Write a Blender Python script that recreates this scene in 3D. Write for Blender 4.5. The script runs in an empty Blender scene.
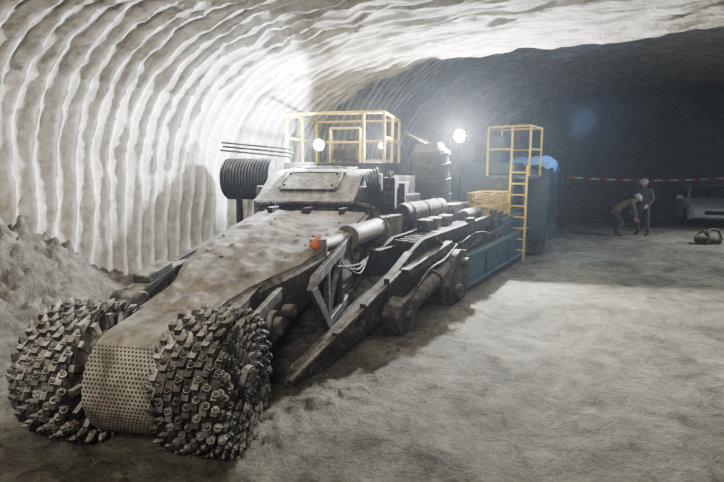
import bpy, math, random
from mathutils import Vector, Matrix, Euler, noise
random.seed(7)
D=bpy.data; SC=bpy.context.scene; COL=SC.collection
PI=math.pi
TH=math.radians(59.5)                 # machine / tunnel axis direction
U=Vector((math.cos(TH),math.sin(TH),0)); N=Vector((-U.y,U.x,0))
def W(s,t,z=0): return U*s+N*t+Vector((0,0,z))
try: SC.view_settings.look='AgX - Medium High Contrast'
except Exception as e: print('look',e)

# ------------------------------------------------------------ materials
def nmat(name):
    m=D.materials.new(name); m.use_nodes=True
    nt=m.node_tree; b=nt.nodes['Principled BSDF']
    return m,nt,b
def nd(nt,t,**k):
    n=nt.nodes.new(t)
    for a,v in k.items(): setattr(n,a,v)
    return n
def ramp(nt,stops):
    r=nd(nt,'ShaderNodeValToRGB'); e=r.color_ramp.elements
    while len(e)<len(stops): e.new(.5)
    for i,(p,c) in enumerate(stops):
        e[i].position=p; e[i].color=(*c,1) if len(c)==3 else c
    return r
def noise_n(nt,co,scale,detail=6,rough=.6,dist=0):
    n=nd(nt,'ShaderNodeTexNoise'); n.inputs['Scale'].default_value=scale
    n.inputs['Detail'].default_value=detail; n.inputs['Roughness'].default_value=rough
    n.inputs['Distortion'].default_value=dist
    nt.links.new(co,n.inputs['Vector']); return n
def math_n(nt,op,a,b=None,c=None):
    n=nd(nt,'ShaderNodeMath',operation=op)
    for i,x in enumerate((a,b,c)):
        if x is None: continue
        if isinstance(x,(int,float)): n.inputs[i].default_value=x
        else: nt.links.new(x,n.inputs[i])
    return n.outputs[0]
def mixc(nt,fac,a,b):
    n=nd(nt,'ShaderNodeMix',data_type='RGBA')
    if isinstance(fac,(int,float)): n.inputs[0].default_value=fac
    else: nt.links.new(fac,n.inputs[0])
    for i,x in ((6,a),(7,b)):
        if isinstance(x,tuple): n.inputs[i].default_value=(*x,1)
        else: nt.links.new(x,n.inputs[i])
    return n.outputs[2]
def bump(nt,b,h,strength,dist,prev=None):
    n=nd(nt,'ShaderNodeBump'); n.inputs['Strength'].default_value=strength
    n.inputs['Distance'].default_value=dist; nt.links.new(h,n.inputs['Height'])
    if prev is not None: nt.links.new(prev,n.inputs['Normal'])
    nt.links.new(n.outputs[0],b.inputs['Normal']); return n.outputs[0]

def mat_salt(name,c1,c2,c3,stretch=(1,1,1),bs=.6,ridge=False,low=(.76,.73,.68)):
    m,nt,b=nmat(name)
    tc=nd(nt,'ShaderNodeTexCoord'); mp=nd(nt,'ShaderNodeMapping'); mp.inputs['Scale'].default_value=stretch
    nt.links.new(tc.outputs['Object'],mp.inputs[0]); co=mp.outputs[0]
    n1=noise_n(nt,co,.55,5,.6,.4); n2=noise_n(nt,co,7,8,.7); n3=noise_n(nt,co,38,4,.6)
    r=ramp(nt,[(.3,c1),(.5,c2),(.7,c3)]); nt.links.new(n2.outputs[0],r.inputs[0])
    r2=ramp(nt,[(.35,low),(.62,(1.,1.,1.))]); nt.links.new(n1.outputs[0],r2.inputs[0])
    mx=nd(nt,'ShaderNodeMix',data_type='RGBA',blend_type='MULTIPLY'); mx.inputs[0].default_value=1
    nt.links.new(r.outputs[0],mx.inputs[6]); nt.links.new(r2.outputs[0],mx.inputs[7])
    col=mx.outputs[2]
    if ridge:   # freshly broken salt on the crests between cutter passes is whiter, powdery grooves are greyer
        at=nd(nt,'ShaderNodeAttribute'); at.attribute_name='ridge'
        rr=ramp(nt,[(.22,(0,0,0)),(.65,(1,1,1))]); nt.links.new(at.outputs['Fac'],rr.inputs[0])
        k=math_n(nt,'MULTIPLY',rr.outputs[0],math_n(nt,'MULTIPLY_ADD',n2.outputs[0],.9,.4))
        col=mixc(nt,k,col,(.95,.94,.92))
    nt.links.new(col,b.inputs['Base Color']); b.inputs['Roughness'].default_value=.85
    a=math_n(nt,'MULTIPLY_ADD',n3.outputs[0],.35,n2.outputs[0])
    bump(nt,b,a,bs,.06)
    return m
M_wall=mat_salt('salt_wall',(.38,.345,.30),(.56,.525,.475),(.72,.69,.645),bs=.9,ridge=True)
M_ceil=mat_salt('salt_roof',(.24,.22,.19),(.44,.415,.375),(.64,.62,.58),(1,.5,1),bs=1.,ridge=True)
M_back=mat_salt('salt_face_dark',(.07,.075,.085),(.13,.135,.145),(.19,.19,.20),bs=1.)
M_mound=mat_salt('salt_rubble',(.08,.07,.056),(.17,.152,.125),(.31,.285,.245),bs=1.)

def mat_floor():
    m,nt,b=nmat('salt_floor')
    tc=nd(nt,'ShaderNodeTexCoord'); co=tc.outputs['Object']
    n1=noise_n(nt,co,.9,6,.65,.8); n2=noise_n(nt,co,4.5,9,.75,.3); n3=noise_n(nt,co,26,5,.7)
    r=ramp(nt,[(.38,(.085,.077,.055)),(.46,(.19,.175,.132)),(.55,(.31,.29,.227)),(.68,(.46,.43,.35))])
    s=math_n(nt,'MULTIPLY_ADD',n2.outputs[0],.42,math_n(nt,'MULTIPLY_ADD',n1.outputs[0],.46,math_n(nt,'MULTIPLY',n3.outputs[0],.12)))
    nt.links.new(s,r.inputs[0])
    sx=nd(nt,'ShaderNodeSeparateXYZ'); nt.links.new(co,sx.inputs[0])
    tracks=None
    for cx,cy,R in ((5.3,-2.3,1.0),(5.3,-2.3,2.3),(5.3,-2.3,2.62),(9.,-7.5,8.2),(9.,-7.5,9.9),(-6,2.,9.6)):
        X=math_n(nt,'SUBTRACT',sx.outputs[0],cx); Y=math_n(nt,'SUBTRACT',sx.outputs[1],cy)
        rr=math_n(nt,'SQRT',math_n(nt,'ADD',math_n(nt,'MULTIPLY',X,X),math_n(nt,'MULTIPLY',Y,Y)))
        ang=math_n(nt,'ARCTAN2',Y,X)
        d=math_n(nt,'ABSOLUTE',math_n(nt,'SUBTRACT',rr,R))
        band=math_n(nt,'LESS_THAN',d,.11)
        ch=math_n(nt,'SINE',math_n(nt,'ADD',math_n(nt,'MULTIPLY',ang,R*50),math_n(nt,'MULTIPLY',d,30)))
        v=math_n(nt,'MULTIPLY',band,math_n(nt,'MULTIPLY_ADD',math_n(nt,'GREATER_THAN',ch,0.),.8,.2))
        if R>5: v=math_n(nt,'MULTIPLY',v,.5)
        tracks=v if tracks is None else math_n(nt,'MAXIMUM',tracks,v)
    gr=ramp(nt,[(.46,(0,0,0)),(.60,(1,1,1))]); nt.links.new(n1.outputs[0],gr.inputs[0])
    g2=ramp(nt,[(.35,(0,0,0)),(.6,(1,1,1))]); nt.links.new(n2.outputs[0],g2.inputs[0])
    tracks=math_n(nt,'MULTIPLY',math_n(nt,'MULTIPLY',tracks,gr.outputs[0]),g2.outputs[0])
    cc=mixc(nt,math_n(nt,'MULTIPLY',tracks,.6),r.outputs[0],(.08,.07,.052))
    nt.links.new(cc,b.inputs['Base Color']); b.inputs['Roughness'].default_value=.8
    h=math_n(nt,'ADD',math_n(nt,'MULTIPLY_ADD',n3.outputs[0],.45,n2.outputs[0]),math_n(nt,'MULTIPLY',tracks,-.25))
    bump(nt,b,h,1.,.10)
    return m
M_floor=mat_floor()

def dusty(name,base,dust=(.25,.222,.18),lo=-.15,hi=.75,metal=.0,rough=.75,nscale=9,off=0.):
    m,nt,b=nmat(name)
    g=nd(nt,'ShaderNodeNewGeometry'); sp=nd(nt,'ShaderNodeSeparateXYZ'); nt.links.new(g.outputs['Normal'],sp.inputs[0])
    tc=nd(nt,'ShaderNodeTexCoord'); n1=noise_n(nt,tc.outputs['Object'],nscale,8,.7); n2=noise_n(nt,tc.outputs['Object'],2.2,5,.6)
    mr=nd(nt,'ShaderNodeMapRange'); mr.inputs[1].default_value=lo; mr.inputs[2].default_value=hi
    nt.links.new(sp.outputs[2],mr.inputs[0])
    k=math_n(nt,'ADD',mr.outputs[0],math_n(nt,'MULTIPLY',math_n(nt,'SUBTRACT',n1.outputs[0],.5),2.0))
    k=math_n(nt,'ADD',k,math_n(nt,'MULTIPLY_ADD',math_n(nt,'SUBTRACT',n2.outputs[0],.5),1.4,off))
    cl=nd(nt,'ShaderNodeClamp'); nt.links.new(k,cl.inputs[0])
    dd=ramp(nt,[(.3,tuple(x*.6 for x in dust)),(.7,tuple(min(1,x*1.4) for x in dust))]); nt.links.new(n1.outputs[0],dd.inputs[0])
    nt.links.new(mixc(nt,cl.outputs[0],base,dd.outputs[0]),b.inputs['Base Color'])
    b.inputs['Roughness'].default_value=rough; b.inputs['Metallic'].default_value=metal
    bump(nt,b,n1.outputs[0],.6,.03)
    return m
M_metal=dusty('dusty_steel',(.030,.028,.026),lo=.05,hi=1.15)
M_dark=dusty('dark_steel',(.013,.012,.011),(.14,.125,.105),lo=.35,hi=1.5)
M_pick=dusty('cutter_pick_steel',(.016,.015,.013),(.37,.34,.295),lo=-.05,hi=1.1,nscale=7)
M_drum=dusty('cutter_drum_steel',(.010,.009,.008),(.18,.16,.135),lo=-.1,hi=1.1,nscale=10)
M_heavy=dusty('heavy_dust',(.07,.06,.048),(.20,.172,.135),lo=-.5,hi=.6,nscale=4)
M_teal=dusty('teal_paint',(.008,.070,.105),(.15,.15,.13),lo=.1,hi=1.2,rough=.5)
M_navy=dusty('navy_paint',(.008,.033,.06),(.10,.105,.10),lo=.3,hi=1.5,rough=.5)
M_yellow=dusty('yellow_paint',(.62,.45,.07),(.42,.36,.22),lo=.5,hi=1.7,rough=.5)
M_yellowpale=dusty('worn_yellow_paint',(.50,.40,.13),(.45,.38,.24),lo=.4,hi=1.5)
M_orange=dusty('orange_plastic',(.55,.11,.03),(.35,.22,.15),lo=.3,hi=1.6)
M_rubber=dusty('black_rubber',(.011,.010,.010),(.10,.09,.08),lo=.25,hi=1.5)
M_chrome=dusty('dusty_rod',(.17,.155,.135),(.27,.245,.21),lo=.0,hi=.9,rough=.5)
M_white=dusty('white_panel',(.45,.46,.48),(.4,.38,.34),lo=.2,hi=1.2)
M_tarp=dusty('blue_tarpaulin',(.06,.26,.52),(.16,.28,.40),lo=.5,hi=1.6,rough=.5)
def simple(name,c,rough=.6,metal=0,em=None,es=0):
    m,nt,b=nmat(name)
    tc=nd(nt,'ShaderNodeTexCoord'); n=noise_n(nt,tc.outputs['Object'],12,4)
    r=ramp(nt,[(.3,tuple(x*.8 for x in c)),(.7,tuple(min(1,x*1.15) for x in c))]); nt.links.new(n.outputs[0],r.inputs[0])
    nt.links.new(r.outputs[0],b.inputs['Base Color']); b.inputs['Roughness'].default_value=rough; b.inputs['Metallic'].default_value=metal
    if em: b.inputs['Emission Color'].default_value=(*em,1); b.inputs['Emission Strength'].default_value=es
    return m
M_lens=simple('lamp_lens',(.9,.95,1),em=(.75,.87,1),es=220)
M_lens2=simple('lamp_lens_dim',(.9,.95,1),em=(.5,.75,1),es=80)
M_skin=simple('skin',(.50,.33,.25)); M_hair=simple('hair',(.05,.035,.025))
M_jack=simple('work_jacket',(.12,.11,.10),.9); M_trou=simple('work_trousers',(.09,.085,.08),.9)
M_vest=simple('faded_vest',(.30,.20,.09),.8); M_boot=simple('work_boots',(.02,.02,.02),.7)
M_helm=simple('white_helmet',(.45,.43,.37),.4); M_eye=simple('eye_dark',(.02,.015,.01),.3)
M_car=simple('car_paint',(.55,.56,.58),.3,.0); M_glass=simple('car_glass',(.02,.03,.04),.08)
M_head=simple('headlamp_glass',(.6,.62,.65),.1,.3); M_plate=simple('licence_plate',(.7,.7,.65),.5)

def mat_perf():
    m,nt,b=nmat('perforated_plate')
    tc=nd(nt,'ShaderNodeTexCoord'); sp=nd(nt,'ShaderNodeSeparateXYZ'); nt.links.new(tc.outputs['Object'],sp.inputs[0])
    an=math_n(nt,'ARCTAN2',math_n(nt,'SUBTRACT',sp.outputs[2],.54),math_n(nt,'MULTIPLY',sp.outputs[0],-1))
    u=math_n(nt,'MULTIPLY',an,.41*32); v=math_n(nt,'MULTIPLY',sp.outputs[1],32)
    fu=math_n(nt,'SUBTRACT',math_n(nt,'FRACT',math_n(nt,'ADD',u,50)),.5)
    row=math_n(nt,'MULTIPLY',math_n(nt,'FLOOR',math_n(nt,'ADD',u,50)),.5)
    fv=math_n(nt,'SUBTRACT',math_n(nt,'FRACT',math_n(nt,'ADD',math_n(nt,'ADD',v,row),50)),.5)
    d=math_n(nt,'SQRT',math_n(nt,'ADD',math_n(nt,'MULTIPLY',fu,fu),math_n(nt,'MULTIPLY',fv,fv)))
    hole=math_n(nt,'LESS_THAN',d,.30)
    low=math_n(nt,'LESS_THAN',an,1.0)
    hole=math_n(nt,'MULTIPLY',hole,low)
    n=noise_n(nt,tc.outputs['Object'],5,8,.7)
    r=ramp(nt,[(.35,(.10,.088,.068)),(.5,(.20,.176,.138)),(.68,(.34,.31,.25))]); nt.links.new(n.outputs[0],r.inputs[0])
    nt.links.new(mixc(nt,hole,r.outputs[0],(.03,.026,.02)),b.inputs['Base Color'])
    b.inputs['Roughness'].default_value=.8
    bump(nt,b,math_n(nt,'ADD',math_n(nt,'SUBTRACT',1.,hole),math_n(nt,'MULTIPLY',n.outputs[0],1.5)),.7,.025)
    return m
M_perf=mat_perf()
def mat_tape():
    m,nt,b=nmat('red_white_tape')
    tc=nd(nt,'ShaderNodeTexCoord'); sp=nd(nt,'ShaderNodeSeparateXYZ'); nt.links.new(tc.outputs['Object'],sp.inputs[0])
    f=math_n(nt,'FRACT',math_n(nt,'MULTIPLY',sp.outputs[0],1.6))
    nt.links.new(mixc(nt,math_n(nt,'GREATER_THAN',f,.5),(.6,.06,.05),(.6,.6,.58)),b.inputs['Base Color'])
    return m
M_tape=mat_tape()

# ------------------------------------------------------------ mesh builder
class MB:
    def __init__(s): s.v=[];s.f=[];s.m=[]
    def add(s,vs,fs,mi=0):
        o=len(s.v); s.v+= [Vector(v) for v in vs]; s.f+=[[o+i for i in f] for f in fs]; s.m+=[mi]*len(fs)
    def box(s,c,size,rot=(0,0,0),mi=0):
        R=Euler(rot).to_matrix(); c=Vector(c); hx,hy,hz=[k/2 for k in size]
        vs=[c+R@Vector((x*hx,y*hy,z*hz)) for x in(-1,1) for y in(-1,1) for z in(-1,1)]
        s.add(vs,[(0,1,3,2),(4,6,7,5),(0,4,5,1),(2,3,7,6),(0,2,6,4),(1,5,7,3)],mi)
    def bx(s,x0,x1,y0,y1,z0,z1,mi=0): s.box(((x0+x1)/2,(y0+y1)/2,(z0+z1)/2),(x1-x0,y1-y0,z1-z0),mi=mi)
    def cyl(s,p1,p2,r1,r2=None,n=18,mi=0):
        p1=Vector(p1);p2=Vector(p2); r2=r1 if r2 is None else r2
        d=(p2-p1).normalized(); a=d.orthogonal().normalized(); b=d.cross(a)
        vs=[];fs=[]
        for p,r in((p1,r1),(p2,r2)):
            for i in range(n):
                k=2*PI*i/n; vs.append(p+a*math.cos(k)*r+b*math.sin(k)*r)
        for i in range(n): j=(i+1)%n; fs.append((i,j,n+j,n+i))
        fs.append(list(range(n))[::-1]); fs.append(list(range(n,2*n)))
        s.add(vs,fs,mi)
    def prism(s,pts,y0,y1,mi=0):
        n=len(pts); vs=[(x,y0,z) for x,z in pts]+[(x,y1,z) for x,z in pts]
        fs=[(i,(i+1)%n,n+(i+1)%n,n+i) for i in range(n)]+[list(range(n))[::-1],list(range(n,2*n))]
        s.add(vs,fs,mi)
    def loft(s,secs,mi=0):
        n=len(secs[0]); vs=[p for sec in secs for p in sec]; fs=[]
        for k in range(len(secs)-1):
            for i in range(n): j=(i+1)%n; fs.append((k*n+i,k*n+j,(k+1)*n+j,(k+1)*n+i))
        fs.append(list(range(n))[::-1]); fs.append([ (len(secs)-1)*n+i for i in range(n)])
        s.add(vs,fs,mi)
    def tube(s,path,r,n=8,mi=0,smooth=6):
        P=[Vector(p) for p in path]
        if smooth>1 and len(P)>2:
            Q=[]
            for i in range(len(P)-1):
                p0=P[max(i-1,0)];p1=P[i];p2=P[i+1];p3=P[min(i+2,len(P)-1)]
                for k in range(smooth):
                    t=k/smooth
                    Q.append(.5*((2*p1)+(p2-p0)*t+(2*p0-5*p1+4*p2-p3)*t*t+(3*p1-p0-3*p2+p3)*t**3))
            Q.append(P[-1]); P=Q
        a=None; secs=[]
        for i,p in enumerate(P):
            d=(P[min(i+1,len(P)-1)]-P[max(i-1,0)]).normalized()
            if a is None: a=d.orthogonal().normalized()
            a=(a-d*a.dot(d)).normalized(); b=d.cross(a)
            rr=r(i/(len(P)-1)) if callable(r) else r
            secs.append([p+a*math.cos(2*PI*k/n)*rr+b*math.sin(2*PI*k/n)*rr for k in range(n)])
        s.loft(secs,mi)
    def sph(s,c,r,mi=0,nu=14,nv=9,nz=0,seed=0):
        c=Vector(c); r=r if hasattr(r,'__len__') else (r,r,r); vs=[];fs=[]
        def pt(u,v):
            d=Vector((math.cos(u)*math.sin(v),math.sin(u)*math.sin(v),math.cos(v)))
            k=1+nz*noise.noise(d*1.7+Vector((seed,seed*.7,0)))
            return c+Vector((d.x*r[0],d.y*r[1],d.z*r[2]))*k
        vs.append(pt(0,0))
        for j in range(1,nv):
            for i in range(nu): vs.append(pt(2*PI*i/nu,PI*j/nv))
        vs.append(pt(0,PI)); L=len(vs)-1
        for i in range(nu): fs.append((0,1+i,1+(i+1)%nu))
        for j in range(nv-2):
            for i in range(nu):
                a=1+j*nu+i;b=1+j*nu+(i+1)%nu; fs.append((a,a+nu,b+nu,b))
        for i in range(nu): fs.append((L,1+(nv-2)*nu+(i+1)%nu,1+(nv-2)*nu+i))
        s.add(vs,fs,mi)
    def obj(s,name,mats,parent=None,bevel=0,ang=35,flat=False):
        me=D.meshes.new(name); me.from_pydata([tuple(v) for v in s.v],[],s.f)
        mats=mats if isinstance(mats,(list,tuple)) else [mats]
        for m in mats: me.materials.append(m)
        for p,mi in zip(me.polygons,s.m): p.material_index=mi; p.use_smooth=not flat
        import bmesh
        bm=bmesh.new(); bm.from_mesh(me); bmesh.ops.recalc_face_normals(bm,faces=bm.faces); bm.to_mesh(me); bm.free()
        if not flat: me.set_sharp_from_angle(angle=math.radians(ang))
        o=D.objects.new(name,me); COL.objects.link(o)
        if parent: o.parent=parent
        if bevel:
            b=o.modifiers.new('bevel','BEVEL'); b.width=bevel; b.segments=2; b.limit_method='ANGLE'; b.angle_limit=math.radians(40)
        return o
def empty(name,mat=None,parent=None):
    e=D.objects.new(name,None); e.empty_display_size=.3; COL.objects.link(e)
    if parent: e.parent=parent
    if mat is not None: e.matrix_local=mat
    return e

# ------------------------------------------------------------ tunnel
TL=7.75; TR=-9.; ZS=1.9; ZC=4.3; RH=3.7
prof=[]   # (t,z,part)
for i in range(24): prof.append((TL+.12*math.sin(PI*i/24),-.15+(ZS+.15)*i/24,0))
for i in range(50):
    k=PI/2*i/50; prof.append((TL-RH*(1-math.cos(k)),ZS+(ZC-ZS)*math.sin(k),1))
tl=TL-RH; tr=TR+RH
for i in range(56): prof.append((tl+(tr-tl)*i/56,ZC+.1*math.sin(PI*i/56),1))
for i in range(28):
    k=PI/2*i/28; prof.append((tr-RH*math.sin(k),ZC-(ZC-ZS)*(1-math.cos(k)),1))
IR=len(prof)
for i in range(13): prof.append((TR,ZS-(ZS+.15)*i/12,2))
S=[]; s=-4.
while s<2.5: S.append(s); s+=.06
while s<15: S.append(s); s+=.030
while s<28.3: S.append(s); s+=.15
per=.285
def smooth(x): x=max(0,min(1,x)); return x*x*(3-2*x)
def shell_pt(s,i):
    t,z,part=prof[i]
    a=prof[max(i-1,0)]; b=prof[min(i+1,len(prof)-1)]
    dt,dz=b[0]-a[0],b[1]-a[1]; L=math.hypot(dt,dz); nin=(-dz/L,dt/L)   # inward
    ph=s/per+.25*noise.noise(Vector((s*.7,t*.3,z*.35)))+.09*noise.noise(Vector((s*2,i*.3,3)))
    cell=math.floor(ph+.5); fr=abs(math.sin(PI*ph))
    amp=.115*(.8+.6*noise.noise(Vector((cell*3.1,i*.09,0))))
    if i>64: amp*=max(.35,1-(i-64)*.02)
    rid=(1-fr)**2.0
    d=amp*rid
    d+=.035*noise.noise(Vector((s*2.2,t*2.2,z*2.2)))+.022*noise.noise(Vector((s*9,t*9,z*9)))
    d+=.14*noise.noise(Vector((s*.4,t*.4,z*.4)))
    if i>48:
        q=min(1,(i-48)/15); d+=q*(.07*noise.noise(Vector((s*3.5,t*1.3,z*3)))+.05*noise.noise(Vector((s*8,t*3.5,z*6))))
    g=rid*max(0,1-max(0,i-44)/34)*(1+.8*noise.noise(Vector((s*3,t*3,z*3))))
    # the chamber behind the machine is cut higher and a little wider
    st=smooth((s-10.2-.35*noise.noise(Vector((t*.8,z*.8,4))))/1.3)
    zz=z if z<ZS else ZS+(z-ZS)*(1+st*1.1/(ZC-ZS))
    tt=t+(.45*st*max(0,(t-3)/(TL-3)) if t>3 else 0)
    return (s,tt+nin[0]*d,zz+nin[1]*d),g
def shell(name,i0,i1,mat):
    pr=[shell_pt(s,i) for s in S for i in range(i0,i1+1)]; n=i1-i0+1
    fs=[(a*n+b,a*n+b+1,(a+1)*n+b+1,(a+1)*n+b) for a in range(len(S)-1) for b in range(n-1)]
    me=D.meshes.new(name); me.from_pydata([p for p,g in pr],[],fs); me.materials.append(mat)
    at=me.attributes.new('ridge','FLOAT','POINT'); at.data.foreach_set('value',[g for p,g in pr])
    for p in me.polygons: p.use_smooth=True
    o=D.objects.new(name,me); COL.objects.link(o); o.rotation_euler=(0,0,TH); return o
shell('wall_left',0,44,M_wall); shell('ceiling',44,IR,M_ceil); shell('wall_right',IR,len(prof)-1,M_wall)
def cap(name,s0):
    vs=[];fs=[];nt_=80;nz=28
    for a in range(nt_+1):
        for b in range(nz+1):
            t=TR-.4+(TL-TR+1.3)*a/nt_; z=-.2+6.2*b/nz
            vs.append((s0+.5*noise.noise(Vector((t*.4,z*.5,s0)))+.12*noise.noise(Vector((t*2,z*2,s0))),t,z))
    n=nz+1
    fs=[(a*n+b,a*n+b+1,(a+1)*n+b+1,(a+1)*n+b) for a in range(nt_) for b in range(nz)]
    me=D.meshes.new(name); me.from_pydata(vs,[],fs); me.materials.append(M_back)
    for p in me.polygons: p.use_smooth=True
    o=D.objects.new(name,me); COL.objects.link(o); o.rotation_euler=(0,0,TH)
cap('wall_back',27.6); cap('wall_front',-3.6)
def floor():
    vs=[];fs=[];mi=[]
    SS=[];s=-4.2
    while s<1: SS.append(s); s+=.12
    while s<12: SS.append(s); s+=.045
    while s<28.5: SS.append(s); s+=.12
    TT=[];t=TR-.3
    while t<-4: TT.append(t); t+=.12
    while t<8.6: TT.append(t); t+=.05
    na=len(SS)-1; nb=len(TT)-1
    nz=noise.noise
    for s in SS:
        for t in TT:
            z=.04*nz(Vector((s*.8,t*.8,0)))+.03*nz(Vector((s*3,t*3,5)))+.012*nz(Vector((s*9,t*9,5)))-.02
            if s<11:
                k=math.exp(-((t-2.75)/.38)**2)*max(0,min(1,(11-s)/3)) if s>2.5 else 0
                kf=math.exp(-((s-1.75)/.6)**2)*max(0,min(1,(t-2.4)/.9)); k=max(k,kf)
                if k>.03: z+=k*(.035+.06*max(0,nz(Vector((s*7,t*7,1))))+.07*max(0,nz(Vector((s*14,t*14,4)))))+kf*(.03+.10*max(0,nz(Vector((s*5,t*5,7)))))
            k=smooth(1-(s-2.6)/3.0)*max(0,min(1,(s+2)/1.5)); e=max(0,min(1,(t-5.7)/1.9))
            if k*e>0:
                v1=nz(Vector((s*1.2,t*1.2,0))); v2=abs(nz(Vector((s*3,t*3,2)))); v3=abs(nz(Vector((s*8,t*8,2))))
                z+=1.5*k*e*(1+.25*v1)+k*e*(.36*v2+.38*v3)
            e2=max(0,min(1,(t-6.9)/.8)); z+=.30*e2*(1+.6*nz(Vector((s*2,t*3,8))))+.2*e2*abs(nz(Vector((s*8,t*8,8))))
            x0,y0=U.x*s+N.x*t,U.y*s+N.y*t
            dl=(y0-11.85+(x0-4.2)*.33)      # low ridge added across the roadway behind the machine to cast a shadow strip
            if x0>4: z+=.10*math.exp(-(dl/.22)**2)*(1+.6*nz(Vector((x0*2,0,0))))
            vs.append((s,t,z))
    n=nb+1
    fs=[(a*n+b,a*n+b+1,(a+1)*n+b+1,(a+1)*n+b) for a in range(na) for b in range(nb)]
    me=D.meshes.new('floor'); me.from_pydata(vs,[],fs); me.materials.append(M_floor); me.materials.append(M_mound)
    for p in me.polygons:
        p.use_smooth=True
        c=p.center
        if c.z>.10 and c.y>5 or (c.x<7 and c.z>.045 and c.y>2.2): p.material_index=1
    o=D.objects.new('floor',me); COL.objects.link(o); o.rotation_euler=(0,0,TH)
floor()
mb=MB()
for i in range(620):
    r=random.choice([.015,.02,.03,.03,.045,.06,.08])*random.uniform(.7,1.3)
    x=random.gauss(-2.5,.6); y=random.gauss(2.95,.16)
    if math.hypot(x,y)<2.3 or y>3.12: continue
    mb.sph((x,y,r*.35+.02),(r*random.uniform(.8,1.3),r*random.uniform(.8,1.2),r*.75),nu=7,nv=5,nz=.7,seed=i)
mb.obj('salt_rock_rubble',M_mound,flat=True)

# ------------------------------------------------------------ machine
MM=Matrix.Translation(W(0,4.65))@Matrix.Rotation(TH,4,'Z')
mach=empty('roadheader_mining_machine',MM)
HB=math.radians(90-12.0)
BM=Matrix.Translation((-1.64,3.90,0))@Matrix.Rotation(HB,4,'Z')
boom=empty('cutter_boom',MM.inverted()@BM,mach)

# --- cutter drums
def pick(mb,base,dirv,L=.17,r=.032):
    base=Vector(base); d=Vector(dirv).normalized()
    mb.cyl(base-d*.03,base+d*L*.6,r*1.6,r*1.35,n=7,mi=0)
    mb.cyl(base+d*L*.58,base+d*L*.8,r*1.0,r*.85,n=7,mi=0)
    mb.cyl(base+d*L*.8,base+d*L,r*.75,r*.35,n=7,mi=0)
def drum(name,q,side):
    mb=MB(); C=Vector((0,q,.585)); w=.20
    mb.cyl(C-Vector((0,w,0)),C+Vector((0,w,0)),.50,n=48,mi=1)
    o=side*w
    mb.cyl(C+Vector((0,o,0)),C+Vector((0,o+side*.05,0)),.46,.42,n=40,mi=1)
    mb.cyl(C+Vector((0,o,0)),C+Vector((0,o+side*.10,0)),.14,.12,n=28,mi=0)
    for i in range(8):
        a=2*PI*i/8; rd=Vector((math.cos(a),0,math.sin(a)))
        mb.box(C+rd*.27+Vector((0,o+side*.055,0)),(.26,.03,.025),(0,-a,0),mi=1)
    for i in range(10):
        a=2*PI*i/10; c=C+Vector((.09*math.cos(a),o+side*.10,.09*math.sin(a)))
        mb.cyl(c,c+Vector((0,side*.018,0)),.012,n=6,mi=1)
    rows=7
    for k in range(rows):
        yy=-w*.95+2*w*.95*k/(rows-1)
        for i in range(24):
            a=2*PI*(i+k*.42*side+random.uniform(-.12,.12))/24
            rd=Vector((math.cos(a),0,math.sin(a))); tg=Vector((-math.sin(a),0,math.cos(a)))
            lean=(k-(rows-1)/2)*.20
            pick(mb,C+rd*.49+Vector((0,yy,0)),rd-tg*1.2+Vector((0,lean,0)),L=.09*random.uniform(.8,1.15),r=.021)
            mb.box(C+rd*.505+Vector((0,yy,0)),(.05,.05,.08),(0,-a+.3,0),mi=random.choice((0,1)))
    for rr,cnt,ph in ((.455,24,.3),(.39,21,.1),(.32,17,.5),(.25,13,.2),(.185,9,.7)):
        for i in range(cnt):
            a=2*PI*(i+ph+random.uniform(-.1,.1))/cnt; rd=Vector((math.cos(a),0,math.sin(a))); tg=Vector((-math.sin(a),0,math.cos(a)))
            c=C+rd*rr+Vector((0,o+side*.045,0))
            mb.box(c,(.06,.045,.05),(0,-a+.5,0),mi=random.choice((0,1)))
            pick(mb,c,rd*.9-tg*1.2+Vector((0,side*.42,0)),L=.075*random.uniform(.85,1.1),r=.020)
    for i in range(16):
        a=2*PI*i/16; rd=Vector((math.cos(a),0,math.sin(a)))
        mb.box(C+rd*.40-Vector((0,o*1.08,0)),(.12,.05,.05),(0,-a,0),mi=0)
    return mb.obj(name,[M_pick,M_drum],boom,ang=40)
drum('cutter_drum_right',-.53,-1); drum('cutter_drum_left',.57,1)
mb=MB(); pts=[]
for i in range(27):
    a=math.radians(-105-160*i/26)
    pts.append((.41*math.cos(a),.54+.41*math.sin(a)))
pts+= [(.35,1.0),(.75,1.06),(.75,.28)]
mb.prism(pts,-.31,.30); mb.obj('perforated_gearcase_nose',M_perf,boom,ang=30)
mb=MB(); mb.cyl((0,-.36,.585),(0,-.29,.585),.34,n=36); mb.cyl((0,.29,.585),(0,.40,.585),.34,n=36)
mb.obj('drum_bearing_flanges',M_dark,boom)

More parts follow.
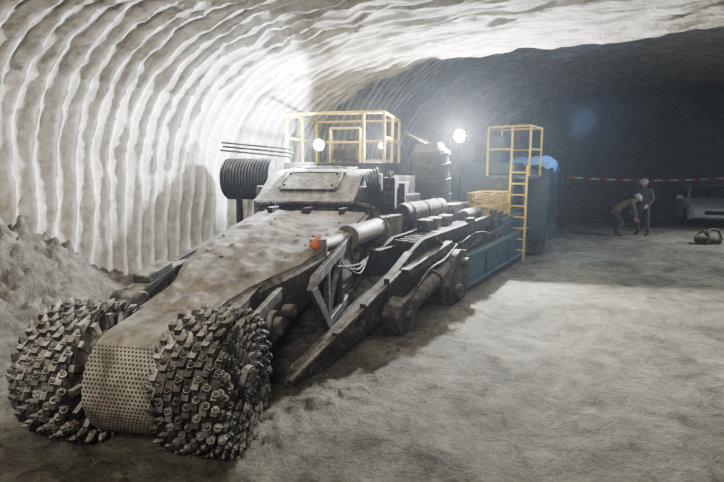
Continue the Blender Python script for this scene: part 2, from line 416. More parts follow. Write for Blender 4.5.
# --- boom body
hwf=[(.3,.31,.97,.36),(.7,.36,1.04,.36),(1.1,.46,1.10,.36),(1.6,.66,1.17,.40),(2.2,.78,1.25,.42),(3.2,.84,1.37,.5),(4.3,.88,1.5,.62)]
def interp(p,k):
    for a,b in zip(hwf,hwf[1:]):
        if p<=b[0]: f=(p-a[0])/(b[0]-a[0]); return a[k]+(b[k]-a[k])*f
    return hwf[-1][k]
mb=MB(); secs=[]
for p,hw,zt,zb in hwf[1:]:
    secs.append([(p,-hw+.08,zt),(p,hw-.08,zt),(p,hw,zt-.1),(p,hw,zt-.28),(p,hw*.55,zb),(p,-hw*.55,zb),(p,-hw,zt-.28),(p,-hw,zt-.1)])
mb.loft(secs); mb.obj('boom_body',M_metal,boom,bevel=.015)
def blanket(name,p0,p1,hwfun,zfun,par,mat,th=.05,n=110,m=44,seed=0):
    mb=MB(); vs=[]
    for a in range(n+1):
        p=p0+(p1-p0)*a/n
        for b in range(m+1):
            f=-1+2*b/m; hw=hwfun(p); e=min(1,(1-abs(f))*5)*min(1,min(a,n-a)/4)
            h=th*e*(1+.6*noise.noise(Vector((p*2.0,f*hw*2.5,seed))))+.03*e*noise.noise(Vector((p*6,f*hw*8,seed)))+.015*e*noise.noise(Vector((p*24,f*hw*24,seed)))
            vs.append((p,f*hw*(1+.04*noise.noise(Vector((p*5,f,seed)))),zfun(p)-.012+h))
    fs=[(a*(m+1)+b,a*(m+1)+b+1,(a+1)*(m+1)+b+1,(a+1)*(m+1)+b) for a in range(n) for b in range(m)]
    mb.add(vs,fs); return mb.obj(name,mat,par)
blanket('boom_dust_layer',.3,4.2,lambda p:interp(p,1)-.02,lambda p:interp(p,2),boom,M_heavy)
mb=MB()
for i in range(16):
    p=random.uniform(1.6,4.1); q=random.uniform(-.9,.9)*interp(p,1)*.9; r=random.uniform(.01,.03)
    mb.sph((p,q,interp(p,2)+.045),(r*1.2,r,r*.8),nu=7,nv=5,nz=.6,seed=i)
mb.obj('boom_loose_stones',M_heavy,boom,flat=True)
mb=MB()
for sg in(-1,1):
    y0,y1=(-.90,-.84) if sg<0 else (.84,.90)
    mb.prism([(1.3,.98),(1.45,1.10),(4.2,1.46),(4.2,1.34),(1.5,.98)],y0,y1)
    mb.prism([(1.3,.98),(1.5,.98),(2.0,.50),(4.2,.66),(4.2,.54),(1.95,.38)],y0,y1)
    for p,h in((1.95,.55),(2.55,.62),(3.15,.68),(3.75,.74)):
        mb.bx(p-.05,p+.05,min(y0,y1),max(y0,y1),.48+.03*(p-2),1.06+.13*(p-1.9))
    mb.prism([(1.95,.52),(2.0,.52),(2.55,1.12),(2.5,1.16)],y0,y1)
    mb.prism([(2.6,.58),(2.6,1.18),(3.15,1.26),(3.15,.64)],y0+.015,y1-.015)
    mb.prism([(3.2,.62),(3.26,.60),(3.7,1.2),(3.64,1.25)],y0,y1)
    mb.prism([(.42,.45),(.55,.95),(1.1,1.06),(1.5,.95),(1.4,.5),(.9,.35)],sg*.40-.05,sg*.40+.05)
    mb.prism([(.55,.5),(.7,.9),(1.3,1.0),(1.6,.9),(1.5,.55)],sg*.56-.03,sg*.56+.03)
    mb.cyl((1.0,sg*.40,.7),(1.0,sg*.64,.7),.15,n=20); mb.cyl((1.0,sg*.6,.7),(1.0,sg*.70,.7),.09,n=12)
    mb.cyl((1.35,sg*.5,.75),(1.35,sg*.70,.75),.07,n=12)
mb.obj('boom_side_frames',M_metal,boom,bevel=.01)
mb=MB()
mb.prism([(.55,.80),(.75,1.0),(1.5,1.15),(2.0,1.12),(1.9,.8),(1.0,.6)],.66,.82)
mb.box((1.2,.75,1.12),(.45,.18,.09),(0,-.15,0)); mb.cyl((.8,.60,.92),(.8,.90,.92),.10)
mb.cyl((1.6,.95,1.0),(3.2,.98,1.15),.07,n=14); mb.cyl((1.0,.93,.95),(1.7,.95,1.0),.045,n=12)
mb.obj('boom_left_arm',M_metal,boom,bevel=.015)
mb=MB()
for q in(-.55,.0,.55):
    mb.box((4.0,q,1.52),(.3,.08,.10))
mb.box((4.35,0,1.50),(.18,1.8,.16))
for i in range(40):
    y=-.72+1.62*i/39; mb.cyl((4.22,y-.015,1.60),(4.22,y+.015,1.60),.036,n=8)
mb.obj('turret_chain_edge',M_dark,boom,bevel=.006)

# --- turret housing (slews with the boom)
mb=MB()
mb.prism([(4.3,.9),(4.3,1.64),(4.55,1.74),(5.0,2.02),(5.5,2.10),(6.0,2.12),(6.0,.9)],-.62,1.0)
mb.prism([(4.35,.9),(4.35,1.55),(4.9,1.78),(6.2,1.86),(6.2,.9)],-.95,-.64)
mb.prism([(5.0,2.02),(5.5,2.08),(5.95,2.1),(5.95,2.16),(5.5,2.15),(5.05,2.08)],-.35,.75)
mb.box((4.8,.2,1.92),(.5,.95,.05),(0,-.52,0))
for y in(-.27,.67): mb.box((4.81,y,1.945),(.48,.05,.05),(0,-.52,0))
for y in(-.2,.6):
    for x in(4.64,4.96): mb.cyl((x,y,1.86+.55*(x-4.64)),(x-.02,y,1.90+.55*(x-4.64)),.022,n=8)
mb.box((5.2,1.05,1.6),(1.1,.1,.5)); mb.cyl((4.6,-.8,1.62),(4.6,-.8,1.86),.15); mb.cyl((5.2,-.8,1.75),(5.2,-.8,2.05),.12)
mb.box((4.42,-.2,1.56),(.2,1.2,.1)); 
mb.obj('turret_housing',M_metal,boom,bevel=.02)
blanket('turret_dust_layer',5.02,5.9,lambda p:.52,lambda p:2.10 if p<5.4 else 2.15,boom,M_heavy,th=.025,n=30,m=20,seed=4).location.y=.2
mb=MB()
for i in range(7):
    a=i*.045
    mb.tube([(5.0+a,-1.02-.02*(i%3),2.05),(4.85+a,-1.10-.02*i,1.8),(4.95+a,-1.12,1.4),(4.8+a,-1.05,1.05),(4.4+a,-.95,.9)],.022,mi=0)
for i in range(6):
    mb.tube([(5.3,-.8+.05*i,2.0),(4.8,-.9+.05*i,2.14-.02*i),(4.45,-1.0+.04*i,1.95),(4.4,-1.0+.02*i,1.5),(4.2,-.95,1.3)],.018,mi=0)
for i in range(3):
    mb.tube([(2.2+.1*i,-.92,1.05),(2.8,-.98-.03*i,.95-.05*i),(3.5,-.96-.02*i,.9),(4.3,-.98,1.15)],.013,mi=0)
mb.obj('hydraulic_hoses',M_rubber,boom)
mb=MB()
mb.bx(4.75,5.15,-1.2,-1.0,1.5,2.0); mb.bx(4.8,5.1,-1.25,-1.0,1.1,1.4)
for i in range(4): mb.cyl((4.8+.1*i,-1.1,2.0),(4.8+.1*i,-1.1,2.1),.02,n=8)
mb.bx(5.2,5.9,-1.3,-1.0,1.2,1.9)
mb.obj('valve_block',M_dark,boom,bevel=.01)

# --- operator platform with yellow railings
def rail(mb,a,b,r=.022,mi=0): mb.cyl(a,b,r,n=10,mi=mi)
plat=empty('operator_platform',None,boom)
mb=MB(); mb.bx(6.0,8.1,-.85,1.1,2.1,2.18); mb.bx(6.0,8.1,-.85,-.78,2.0,2.24); mb.bx(6.0,8.1,1.05,1.1,2.0,2.24); mb.bx(5.98,6.04,-.85,1.1,2.0,2.24)
for x in(6.2,7.9):
    for y in(-.7,.95): mb.bx(x-.06,x+.06,y-.06,y+.06,1.0,2.1)
mb.obj('deck',M_dark,plat,bevel=.008)
mb=MB(); x0,x1,y0,y1=6.04,8.0,-.8,1.06; zt=3.14
for x,y in((x0,y0),(x0,y1),(x1,y0),(x1,y1),(7.0,y0),(7.0,y1),(x0,-.42)): mb.box((x,y,(2.18+zt)/2),(.045,.045,zt-2.18))
for z in(zt,2.70):
    for a,b in(((x0,y0),(x0,y1)),((x1,y0),(x1,y1)),((x0,y0),(x1,y0)),((x0,y1),(x1,y1))):
        if z<3 and a==(x0,y0) and b==(x0,y1): continue
        rail(mb,(*a,z),(*b,z),.026)
rail(mb,(x0,-.8,2.62),(x0,-.42,2.62))
mb.obj('yellow_railing',M_yellow,plat)
mb=MB()
rail(mb,(6.3,-.3,2.2),(6.3,-.3,2.88),.02); rail(mb,(6.3,.28,2.2),(6.3,.28,2.88),.02); rail(mb,(6.3,-.3,2.88),(6.3,.28,2.88),.02); rail(mb,(6.3,-.3,2.62),(6.3,.28,2.62),.02)
rail(mb,(6.7,-.3,2.2),(6.3,-.3,2.88),.016); rail(mb,(6.7,.28,2.2),(6.3,.28,2.88),.016)
mb.bx(7.0,7.4,-.2,.2,2.18,2.5,mi=1); mb.bx(7.35,7.42,-.2,.2,2.45,2.75,mi=1); mb.bx(6.32,6.36,-.25,.23,2.3,2.5,mi=1)
mb.obj('control_stand_and_seat',[M_yellowpale,M_dark],plat,bevel=.01)

# --- lamps
def lamp(name,pos,par,r=.09,mat=M_lens,post=True,zb=2.2):
    e=empty(name,Matrix.Translation(pos),par)
    mb=MB(); mb.cyl((.02,0,0),(.14,0,0),r*1.15,r*.7,n=24)
    mb.cyl((-.03,0,0),(.02,0,0),r*1.18,r*1.18,n=24)
    if post: mb.cyl((.06,0,-.05),(.06,0,zb-pos[2]),.018,n=8)
    mb.obj('housing',M_dark,e)
    mb=MB(); mb.sph((-.03,0,0),(.03,r,r),nu=20,nv=12); mb.obj('lens',mat,e)
    return e
lamp('work_lamp',(5.98,.40,2.56),boom,r=.095); lamp('work_lamp_small',(6.5,-.68,2.56),boom,r=.055,mat=M_lens2)
def spot(name,loc,target,P,ang,col=(1,1,1),rad=.08,blend=.3):
    l=D.lights.new(name,'SPOT'); l.energy=P; l.spot_size=math.radians(ang); l.spot_blend=blend; l.color=col; l.shadow_soft_size=rad
    o=D.objects.new(name,l); COL.objects.link(o); o.location=loc
    o.rotation_euler=(Vector(target)-Vector(loc)).to_track_quat('-Z','Y').to_euler(); return o
def area(name,loc,target,P,size,col=(1,1,1)):
    l=D.lights.new(name,'AREA'); l.energy=P; l.size=size; l.color=col
    o=D.objects.new(name,l); COL.objects.link(o); o.location=loc
    o.rotation_euler=(Vector(target)-Vector(loc)).to_track_quat('-Z','Y').to_euler(); return o
L1=BM@Vector((5.82,.42,2.60)); L2=MM@Vector((10.22,-.85,2.80)); L3=BM@Vector((6.35,-.68,2.62))
spot('work_light_beam',L1,L1+N*1.0-U*.6+Vector((0,0,.05)),1700,168,(.82,.91,1),blend=.15)
spot('work_light_beam',L2,L2-Vector((.1,1,-.10))*3,2700,165,(.95,.97,1),blend=.15)
spot('work_light_beam',L3,L3+Vector((-.05,-1,.45)),750,160,(.95,.97,1),blend=.2)

# --- machine body (local x=s, y across, z up; y=-1.65 is the side facing us)
mb=MB()
mb.bx(6.4,13.0,-1.15,1.15,.28,1.0)
mb.prism([(3.9,.02),(4.0,.12),(6.4,.62),(6.9,.62),(6.9,.1),(4.2,.0)],-1.45,1.5)
mb.obj('chassis_and_loading_apron',M_dark,mach,bevel=.015)
mb=MB()
for y0,y1 in((-1.58,-1.46),(1.46,1.58)):
    mb.prism([(3.85,.02),(3.95,.18),(6.1,.78),(6.6,.98),(7.2,.98),(7.2,.6),(6.4,.3),(4.4,.02)],y0,y1)
mb.box((5.0,-1.6,.44),(2.5,.06,.06),(0,-.27,0))
for x in(4.6,5.2,5.8): mb.box((x,-1.6,.22+.27*(x-4.4)),(.05,.07,.2+.08*(x-4.2)))
mb.obj('apron_side_plates',M_metal,mach,bevel=.012)
mb=MB()
for sg in(-1,1):
    yc=sg*1.40; 
    n=44; Lx=3.3; r=.36; x0=7.6
    per_=2*Lx+2*PI*r
    mb.prism([(x0+r*.9*math.cos(a),.38+r*.9*math.sin(a)) for a in [PI/2+PI*i/10 for i in range(11)]]+[(x0+Lx+r*.9*math.cos(a),.38+r*.9*math.sin(a)) for a in [-PI/2+PI*i/10 for i in range(11)]],yc-.16,yc+.16)
    for i in range(n):
        d=per_*i/n
        if d<Lx: p=(x0+d,.38+r);a=0
        elif d<Lx+PI*r: k=(d-Lx)/r; p=(x0+Lx+r*math.sin(k),.38+r*math.cos(k)); a=k
        elif d<2*Lx+PI*r: p=(x0+Lx-(d-Lx-PI*r),.38-r);a=PI
        else: k=(d-2*Lx-PI*r)/r; p=(x0-r*math.sin(k),.38-r*math.cos(k)); a=PI+k
        mb.box((p[0],yc,p[1]),(.17,.42,.045),(0,a,0)); mb.box((p[0]+.03*math.sin(a),yc,p[1]+.03*math.cos(a)),(.03,.42,.05),(0,a,0))
mb.obj('crawler_tracks',M_metal,mach)
mb=MB()
mb.prism([(8.0,.16),(8.15,.62),(10.8,.66),(13.3,.66),(13.3,.12),(8.3,.08)],-1.72,-1.62)
mb.bx(8.1,13.3,-1.76,-1.60,.60,.68); mb.bx(8.2,13.3,-1.76,-1.60,.08,.15)
for x in(9.6,11.2,12.8): mb.bx(x-.03,x+.03,-1.75,-1.6,.1,.66)
mb.bx(11.0,13.2,-1.62,-1.5,.66,1.05); mb.bx(8.1,13.3,1.60,1.72,.1,.68)
mb.obj('teal_side_frame',M_teal,mach,bevel=.01)
mb=MB()
mb.cyl((6.0,-1.72,.30),(7.1,-1.72,.52),.12,n=20,mi=0); mb.cyl((7.1,-1.72,.52),(8.0,-1.70,.70),.075,n=16,mi=1)
mb.cyl((5.95,-1.72,.29),(6.06,-1.72,.31),.15,n=20); mb.cyl((7.05,-1.72,.51),(7.14,-1.72,.53),.15,n=20)
mb.prism([(7.5,.0),(7.4,.35),(7.7,.78),(7.9,.86),(8.15,.82),(8.3,.5),(8.25,.2),(8.1,.0)],-1.83,-1.60,mi=0)
mb.prism([(5.72,.05),(5.66,.3),(5.75,.44),(5.95,.5),(6.2,.4),(6.3,.2),(6.2,.0)],-1.84,-1.60,mi=0)
mb.box((7.0,-1.66,.85),(1.6,.14,.12),(0,-.12,0)); mb.cyl((8.0,-1.93,.62),(8.0,-1.6,.62),.10,n=18); mb.cyl((7.75,-1.91,.2),(7.75,-1.6,.2),.13,n=18)
mb.cyl((5.95,-1.90,.28),(5.95,-1.6,.28),.06,n=14)
mb.tube([(6.1,-1.8,.45),(6.6,-1.84,.75),(7.3,-1.8,.8),(7.8,-1.8,.95)],.02)
mb.obj('stabiliser_leg',[M_metal,M_chrome],mach,bevel=.02)
Mi=MM.inverted()
a=Mi@Vector((-.50,5.95,1.26)); b=Mi@Vector((-.18,6.75,1.26)); c=Mi@Vector((.26,7.9,1.27))
mb=MB(); mb.cyl(b,c,.14,n=24,mi=1); mb.cyl(a,b,.08,n=18,mi=1); mb.cyl(b+(c-b)*-.02,b+(c-b)*.05,.165,n=24,mi=0); mb.cyl(b+(c-b)*.95,b+(c-b)*1.05,.165,n=24,mi=0)
mb.cyl(a+Vector((0,0,-.22)),a+Vector((0,0,.10)),.10,n=18,mi=0)
mb.box(c+Vector((.25,0,-.05)),(.5,.3,.4),mi=0)
mb.obj('slew_cylinder',[M_heavy,M_chrome],mach)
mb=MB(); mb.cyl(a+Vector((-.10,-.02,.04)),a+Vector((.0,0,.08)),.055,n=16); mb.sph(a+Vector((-.10,-.02,.04)),.055); mb.obj('orange_cap',M_orange,mach)
mb=MB()
mb.prism([(6.6,.98),(7.0,1.12),(11.2,1.22),(11.2,1.02),(7.0,.92)],-1.58,-1.5); mb.prism([(6.6,.98),(7.0,1.12),(11.2,1.22),(11.2,1.02),(7.0,.92)],-1.1,-1.02)
for i in range(24): mb.cyl((7.0+.175*i,-1.5,1.04+.004*i),(7.0+.175*i,-1.1,1.04+.004*i),.04,n=10)
mb.bx(8.0,13.2,-1.5,1.5,.98,1.10); mb.bx(8.6,10.8,.2,1.5,1.1,1.9); mb.bx(9.0,9.2,-1.62,-1.5,.7,1.25);mb.bx(10.4,10.55,-1.64,-1.5,.7,1.3)
mb.obj('conveyor_and_deck',M_dark,mach,bevel=.01)
mb=MB()
mb.bx(7.9,9.3,-1.0,-.1,1.1,1.5); mb.cyl((7.7,-.85,1.40),(9.4,-.85,1.40),.17,n=24); mb.bx(8.0,8.6,-.8,-.1,1.5,1.7)
mb.cyl((9.6,-1.25,1.22),(10.4,-1.25,1.25),.12,n=20); mb.bx(9.5,10.4,-1.1,-.4,1.1,1.45)
for x in(7.9,8.5,9.1): mb.cyl((x,-.85,1.40),(x+.04,-.85,1.40),.185,n=24)
for x in(7.9,8.3,8.8): mb.bx(x,x+.25,-1.25,-1.05,1.12,1.3)
mb.obj('dusty_oil_tank',M_metal,mach,bevel=.03)
mb=MB()
mb.cyl((9.9,-.50,1.45),(9.75,-.46,2.45),.36,n=32); mb.cyl((9.75,-.46,2.45),(9.74,-.45,2.62),.36,.24,n=32)
for z in(1.6,1.9,2.2,2.42): mb.cyl((9.9-.15*(z-1.45),-.50,z),(9.9-.15*(z-1.45)-.004,-.50,z+.03),.375,n=32)
mb.obj('dust_extractor_drum',M_rubber,mach)
mb=MB()
for i in range(9): mb.box((9.9+.0*i,.05-.1*i,2.84-.055*i),(.5,.045,.05),(.5,0,0))
mb.box((9.66,-.35,2.62),(.03,1.0,.04),(.5,0,0)); mb.box((10.14,-.35,2.62),(.03,1.0,.04),(.5,0,0))
for y in(.0,-.7): mb.cyl((9.9,y,1.1),(9.9,y,2.8+.5*y),.02,n=8)
mb.obj('slatted_hood',M_dark,mach)
mb=MB(); mb.bx(9.3,9.7,.35,.8,1.9,2.3); mb.bx(8.5,8.9,-.55,-.2,1.55,2.0); mb.obj('electrical_box',M_white,mach,bevel=.015)
lamp('floodlight',(10.4,-.85,2.78),mach,r=.125,zb=1.1)
mb=MB()
def bpt(p,q,z): return Mi@(BM@Vector((p,q,z)))
for i in range(16):
    q=1.12+.95*i/16
    mb.cyl(bpt(5.6,q,1.94),bpt(5.6,q+.03,1.94),.38,n=30); mb.cyl(bpt(5.6,q+.028,1.94),bpt(5.6,q+.06,1.94),.345,n=30)
mb.cyl(bpt(5.6,.95,1.94),bpt(5.6,2.05,1.94),.12)
mb.obj('corrugated_hose_drum',M_rubber,mach)
mb=MB()
for dz,dp in((0,0),(.07,.1),(.14,.05)):
    mb.cyl(bpt(5.7+dp,.85,2.34+dz),bpt(5.4+dp,2.1,2.46+dz),.022,n=8)
mb.bx(7.0,9.6,1.2,1.6,1.0,1.5)
mb.cyl(bpt(5.7,1.3,1.0),bpt(5.7,1.3,1.7),.06); mb.cyl(bpt(5.7,1.9,.9),bpt(5.7,1.9,1.7),.06); mb.cyl(bpt(5.7,.8,1.1),bpt(5.7,2.0,1.0),.08)
mb.obj('drill_rods_and_bracket',M_dark,mach)
mb=MB()
for z in(1.15,1.35,1.6):
    for a_,b_ in(((10.7,-1.55),(11.8,-1.55)),((10.7,-.95),(11.8,-.95)),((10.7,-1.55),(10.7,-.95)),((11.8,-1.55),(11.8,-.95))): rail(mb,(*a_,z),(*b_,z),.016)
for i in range(9):
    for y in(-1.55,-.95): rail(mb,(10.7+.1375*i,y,1.12),(10.7+.1375*i,y,1.6),.012)
for i in range(5): rail(mb,(10.7,-1.55+.15*i,1.12),(10.7,-1.55+.15*i,1.6),.012)
mb.obj('yellow_mesh_basket',M_yellow,mach)
mb=MB()
for i in range(9):
    z=1.18+.045*i; r=.24+.03*math.sin(i*2.3); cx=11.2+.08*math.sin(i*1.7); cy=-1.25+.03*math.cos(i)
    mb.tube([(cx+r*1.7*math.cos(2*PI*k/12),cy+r*math.sin(2*PI*k/12),z+.02*math.sin(k*2+i)) for k in range(13)],.028,smooth=2)
mb.obj('coiled_hoses',M_yellowpale,mach)
mb=MB()
for y in(-1.88,-1.52): mb.box((11.9,y,1.12),(.05,.04,2.15))
for i in range(8): rail(mb,(11.9,-1.88,.28+.25*i),(11.9,-1.52,.28+.25*i),.018)
x0,x1,y0,y1=12.0,13.1,-1.9,-.95; zb,zt=1.95,3.05
for x,y in((x0,y0),(x0,y1),(x1,y0),(x1,y1),(12.0,-1.5)): mb.box((x,y,(zb+zt)/2),(.04,.04,zt-zb))
for z in(zt,2.55):
    for a_,b_ in(((x0,y1),(x0,-1.5 if z<3 else y0)),((x1,y0),(x1,y1)),((x0,y0),(x1,y0)),((x0,y1),(x1,y1))): rail(mb,(*a_,z),(*b_,z),.02)
mb.obj('yellow_ladder_and_cage',M_yellow,mach)
mb=MB(); mb.bx(12.0,13.2,-1.95,-.9,1.88,1.95); mb.bx(12.3,13.1,-1.5,.9,1.1,2.25); mb.bx(11.2,12.2,.0,1.2,1.1,2.0); mb.bx(12.1,12.2,-1.85,-1.75,.6,1.9)
mb.bx(12.7,13.0,-1.1,-.6,2.2,2.9); mb.bx(12.4,12.7,-.5,.2,2.2,2.7); mb.cyl((12.5,-.2,2.2),(12.5,-.2,3.0),.06)
mb.obj('rear_cabinet',M_navy,mach,bevel=.015)
mb=MB(); mb.prism([(13.0,.35),(13.2,2.1),(14.3,2.15),(14.4,.55),(14.1,.3)],-2.1,-1.0); mb.bx(13.0,14.2,-1.2,1.2,.0,1.2)
for i in range(5): mb.bx(13.3+.18*i,13.35+.18*i,-2.13,-2.1,.7,1.9)
mb.bx(13.1,14.1,-1.9,-1.1,.0,.4)
mb.obj('rear_power_pack',M_navy,mach,bevel=.02)
mb=MB(); vs=[];n=26
for a_ in range(n+1):
    for b_ in range(n+1):
        x=13.15+1.2*a_/n; y=-2.15+1.2*b_/n; e=max(abs(a_/n-.5),abs(b_/n-.5))*2
        z=2.22+.16*noise.noise(Vector((x*2.4,y*2.4,1)))+.14*math.sin(b_/n*PI)-(.12 if e>.93 else 0)*(1+.9*noise.noise(Vector((x*5,y*5,9))))
        vs.append((x,y,z))
mb.add(vs,[(i*(n+1)+j,i*(n+1)+j+1,(i+1)*(n+1)+j+1,(i+1)*(n+1)+j) for i in range(n) for j in range(n)])
mb.obj('blue_tarpaulin_cover',M_tarp,mach)
mb=MB()
for i in range(4):
    mb.tube([(7.2,-1.6-.02*i,1.05+.03*i),(8.2,-1.66,.9-.06*i),(9.2,-1.68,.98-.05*i),(10.4,-1.7,.82+.03*i),(11.6,-1.68,.95)],.022)
mb.obj('side_cables',M_rubber,mach)

# ------------------------------------------------------------ background
tp=empty('barrier_tape',Matrix.Translation((7.2,18.6,0)))
mb=MB(); 
for x,y in((0,0),(7.2,1.2)):
    mb.cyl((x,y,0),(x,y,1.85),.025,n=10); mb.cyl((x,y,-.02),(x,y,.04),.16,.13,n=20)
mb.obj('posts',M_dark,tp)
mb=MB(); vs=[];n=40
for i in range(n+1):
    f=i/n; x=7.2*f; y=1.2*f; z=1.76-.13*math.sin(PI*f)
    vs+=[(x,y-.03,z-.03),(x,y-.03,z+.03)]
mb.add(vs,[(2*i,2*i+2,2*i+3,2*i+1) for i in range(n)]); o=mb.obj('tape',M_tape,tp); so=o.modifiers.new('s','SOLIDIFY'); so.thickness=.004

def worker(name,loc,face,J,vest=True,scale=1.0):
    e=empty(name,Matrix.Translation(loc)@Matrix.Rotation(face,4,'Z')@Matrix.Scale(scale,4))
    V=[];E=[];R=[]
    def v(p,r): V.append(Vector(p)); R.append(r); return len(V)-1
    def chain(start,pts):
        c=start
        for p,r in pts: k=v(p,r); E.append((c,k)); c=k
        return c
    pel=v(J['pelvis'],(.15,.12))
    che=chain(pel,[(J['waist'],(.145,.11)),(J['chest'],(.18,.13))])
    nk=chain(che,[(J['neck'],(.065,.065)),(J['head0'],(.06,.06))])
    for sd in('L','R'):
        chain(che,[(J['sh'+sd],(.085,.085)),(J['el'+sd],(.055,.055)),(J['wr'+sd],(.036,.036))])
        chain(pel,[(J['hip'+sd],(.10,.10)),(J['kn'+sd],(.072,.072)),(J['an'+sd],(.05,.05)),(J['to'+sd],(.045,.038))])
    me=D.meshes.new('tmp'); me.from_pydata([tuple(p) for p in V],E,[]); o=D.objects.new('tmp',me); COL.objects.link(o)
    sk=o.modifiers.new('skin','SKIN'); sk.use_smooth_shade=True
    for i,sv in enumerate(me.skin_vertices[0].data):
        r=R[i]; sv.radius=r if hasattr(r,'__len__') else (r,r); sv.use_root=(i==0)
    sb=o.modifiers.new('sub','SUBSURF'); sb.levels=2; sb.render_levels=2
    dg=bpy.context.evaluated_depsgraph_get(); m2=D.meshes.new_from_object(o.evaluated_get(dg))
    D.objects.remove(o)
    m2.materials.clear()
    for m in(M_vest if vest else M_jack,M_trou,M_boot,M_jack): m2.materials.append(m)
    def dseg(p,a,b):
        a=Vector(a);b=Vector(b);t=max(0,min(1,(p-a).dot(b-a)/(b-a).length_squared)); return (p-a-(b-a)*t).length
    for p in m2.polygons:
        c=p.center; p.use_smooth=True
        arm=min(min(dseg(c,J['sh'+k],J['el'+k]),dseg(c,J['el'+k],J['wr'+k])) for k in'LR')
        leg=min(min(dseg(c,J['hip'+k],J['kn'+k]),dseg(c,J['kn'+k],J['an'+k])) for k in'LR')
        foot=min(dseg(c,J['an'+k],J['to'+k]) for k in'LR'); tor=dseg(c,J['pelvis'],J['neck'])
        best=min((arm,3),(leg,1),(foot-.05,2),(tor-.06,0)); p.material_index=best[1]
    b=D.objects.new('body',m2); COL.objects.link(b); b.parent=e
    H=Vector(J['head']); f=Vector(J['look']).normalized(); rt=f.cross(Vector((0,0,1))).normalized(); up=rt.cross(f)
    Mh=Matrix.Translation(H)@Matrix((f,-rt,up)).transposed().to_4x4()
    mb=MB(); mb.sph((0,0,0),(.10,.078,.118),mi=0,nu=20,nv=14); mb.sph((.045,0,-.065),(.055,.05,.05),mi=0)
    mb.loft([[(.095,-.012,.02),(.095,.012,.02),(.09,0,.03)],[(.125,-.018,-.022),(.125,.018,-.022),(.10,0,-.01)]],mi=0)
    for y in(-.032,.032): mb.sph((.088,y,.012),(.012,.014,.009),mi=2,nu=8,nv=6)
    for y in(-.08,.08): mb.sph((-.005,y,-.005),(.02,.01,.03),mi=0,nu=8,nv=6)
    mb.box((.092,0,-.06),(.012,.045,.008),mi=2)
    mb.sph((-.02,0,.02),(.098,.083,.11),mi=1,nu=16,nv=10)
    mb.v=[Mh@p for p in mb.v]; mb.obj('head',[M_skin,M_hair,M_eye],e,ang=80)
    mb=MB(); mb.sph((0,0,.05),(.13,.108,.105),nu=20,nv=12); mb.cyl((.02,0,.035),(.02,0,.05),.145,.13,n=24); mb.box((-.0,0,.15),(.2,.02,.02))
    mb.cyl((.12,0,.08),(.15,0,.08),.025,n=10)
    mb.v=[Mh@p for p in mb.v]; mb.obj('helmet',M_helm,e)
    mb=MB()
    for sd,sg in(('L',1),('R',-1)):
        w=Vector(J['wr'+sd]); d=(w-Vector(J['el'+sd])).normalized(); s_=d.cross(Vector((0,1,.3))).normalized(); pn=s_.cross(d)
        mb.loft([[w+d*q+s_*x*ww+pn*y*.014 for x,y in((-1,-1),(1,-1),(1,1),(-1,1))] for q,ww in((-.02,.026),(.03,.034),(.09,.04),(.10,.036))])
        for i,L in enumerate((.062,.074,.07,.055)):
            r0=w+d*.095+s_*(-.030+.02*i)
            mb.tube([r0,r0+d*L*.5+pn*.006,r0+d*L*.85+pn*.026,r0+d*L+pn*.04],lambda t:.0095-.002*t,n=6,smooth=2)
        r0=w+d*.035-s_*.03; mb.tube([r0,r0+d*.03-s_*.025+pn*.01,r0+d*.06-s_*.03+pn*.02],lambda t:.011-.002*t,n=6,smooth=2)
    mb.obj('hands',M_skin,e)
    return e
stand=dict(pelvis=(0,0,.93),waist=(0.01,0,1.1),chest=(.03,0,1.34),neck=(.05,0,1.50),head0=(.06,0,1.57),head=(.075,0,1.64),look=(1,0,-.35),
 shL=(.02,.19,1.42),shR=(.02,-.19,1.42),elL=(.0,.27,1.14),elR=(.04,-.28,1.14),wrL=(.20,.20,.98),wrR=(.24,-.16,1.0),
 hipL=(0,.10,.88),hipR=(0,-.10,.88),knL=(.03,.14,.48),knR=(.05,-.12,.48),anL=(-.04,.16,.09),anR=(.02,-.13,.09),toL=(.14,.18,.045),toR=(.20,-.15,.045))
bend=dict(pelvis=(-.15,0,.80),waist=(-.02,0,.93),chest=(.22,0,1.06),neck=(.36,0,1.14),head0=(.41,0,1.16),head=(.47,0,1.18),look=(1,0,-1.0),
 shL=(.28,.18,1.06),shR=(.28,-.18,1.06),elL=(.38,.22,.78),elR=(.38,-.22,.78),wrL=(.50,.12,.56),wrR=(.50,-.12,.56),
 hipL=(-.14,.10,.76),hipR=(-.14,-.10,.76),knL=(.10,.17,.45),knR=(.06,-.15,.45),anL=(-.06,.18,.09),anR=(-.12,-.16,.09),toL=(.12,.2,.045),toR=(.06,-.18,.045))
worker('mine_worker',(8.85,16.4,-.02),math.radians(215),stand,vest=False)
worker('mine_worker',(8.05,16.3,-.02),math.radians(-10),bend,vest=True)

# car
cr=empty('parked_car',Matrix.Translation((13.3,20.3,0))@Matrix.Rotation(math.radians(-112),4,'Z'))
mb=MB()
def carsec(x,w,zb,zm,wt,zt): return [(x,-w,zb),(x,-w,zm),(x,-wt,zt),(x,wt,zt),(x,w,zm),(x,w,zb)]
mb.loft([carsec(2.15,.72,.35,.55,.68,.66),carsec(2.0,.86,.25,.68,.78,.80),carsec(1.1,.9,.22,.86,.8,.95),carsec(.9,.9,.22,.9,.8,.98),carsec(-1.9,.9,.22,.92,.8,1.0),carsec(-2.15,.8,.35,.8,.7,.92)])
mb.loft([carsec(.95,.80,.9,.93,.72,.97),carsec(.25,.76,.9,1.0,.6,1.42),carsec(-1.2,.76,.9,1.0,.6,1.43),carsec(-1.95,.78,.9,.93,.68,.98)])
mb.obj('body',M_car,cr,bevel=.03)
mb=MB(); mb.add([(1.0,-.66,.99),(1.0,.66,.99),(.3,.56,1.40),(.3,-.56,1.40)],[(0,1,2,3)])
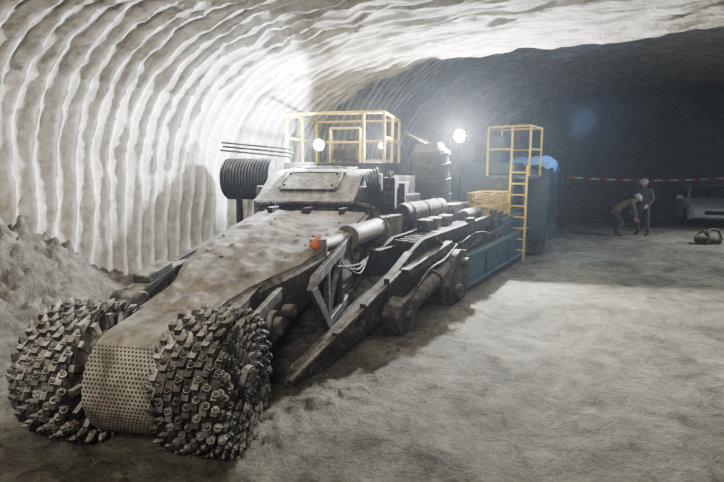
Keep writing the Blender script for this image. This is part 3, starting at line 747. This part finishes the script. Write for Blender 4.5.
for sg in(-1,1): mb.add([(.7,sg*.79,1.0),(-1.6,sg*.79,1.0),(-1.15,sg*.65,1.36),(.25,sg*.65,1.36)],[(0,1,2,3)])
mb.obj('windows',M_glass,cr)
mb=MB()
for x in(1.35,-1.35):
    for sg in(-1,1): mb.cyl((x,sg*.70,.32),(x,sg*.92,.32),.32,n=28); mb.cyl((x,sg*.92,.32),(x,sg*.93,.32),.18,n=16,mi=1)
mb.obj('wheels',[M_rubber,M_chrome],cr)
mb=MB()
for sg in(-1,1): mb.sph((2.04,sg*.6,.64),(.08,.17,.07)); mb.box((.85,sg*1.0,1.0),(.12,.2,.14))
mb.obj('headlamps_and_mirrors',M_head,cr)
mb=MB(); mb.bx(2.12,2.17,-.4,.4,.45,.58,mi=1); mb.bx(2.15,2.18,-.26,.26,.36,.44,mi=0); mb.obj('grille_and_plate',[M_plate,M_rubber],cr)

mb=MB(); mb.sph((0,0,.17),(.45,.22,.19),nu=20,nv=12,nz=.15); mb.tube([(-.2,-.2,.25),(-.15,-.12,.42),(.15,-.12,.42),(.2,-.2,.25)],.018); mb.cyl((-.2,0,.17),(-.17,0,.17),.23,n=16); mb.cyl((.2,0,.17),(.23,0,.17),.225,n=16)
o=mb.obj('duffel_bag',M_heavy); o.location=(9.85,14.7,-.03); o.rotation_euler=(0,0,.2)

# ------------------------------------------------------------ lights
area('camera_side_fill',(-.2,-1.7,3.6),(-1.9,6,1.0),185,.8,(1,.95,.87))  # unseen fill behind the camera, added to brighten the machine front
spot('wall_fill',(-.6,-.2,3.1),(-4.3,7.9,2.0),1500,66,(1,.97,.93),rad=.25,blend=1)  # added soft spot with no fixture, lifts the ribbed left wall
l=D.lights.new('rear_blue_lamp','POINT'); l.energy=120; l.color=(.34,.58,1); l.shadow_soft_size=.15
o=D.objects.new('rear_blue_lamp',l); COL.objects.link(o); o.location=W(13.2,1.9,3.2)
spot('far_floor_fill',W(19,-4,4.6),W(17,-3.8,0),1500,125,(.92,.95,1),rad=.2,blend=.6)  # unseen source added to light the floor beyond the machine
l=D.lights.new('basket_lamp','POINT'); l.energy=26; l.color=(1,.86,.42); l.shadow_soft_size=.05
o=D.objects.new('basket_lamp',l); COL.objects.link(o); o.location=MM@Vector((11.3,-1.2,1.8))
w=D.worlds.new('World'); SC.world=w; w.use_nodes=True
w.node_tree.nodes['Background'].inputs[0].default_value=(.3,.33,.4,1); w.node_tree.nodes['Background'].inputs[1].default_value=.02
# thin dust haze through the whole tunnel, added to give the lamps halos
vs_=w.node_tree.nodes.new('ShaderNodeVolumeScatter'); vs_.inputs['Density'].default_value=.0032; vs_.inputs['Anisotropy'].default_value=.6
vs_.inputs['Color'].default_value=(.85,.92,1,1)
w.node_tree.links.new(vs_.outputs[0],w.node_tree.nodes['World Output'].inputs['Volume'])

# ------------------------------------------------------------ camera
cam=D.cameras.new('camera'); co=D.objects.new('camera',cam); COL.objects.link(co)
cam.sensor_width=36; cam.lens=36*523/724; co.location=(0,0,2.2); co.rotation_euler=(math.radians(90-8.3),0,0)
cam.clip_start=.05; SC.camera=co
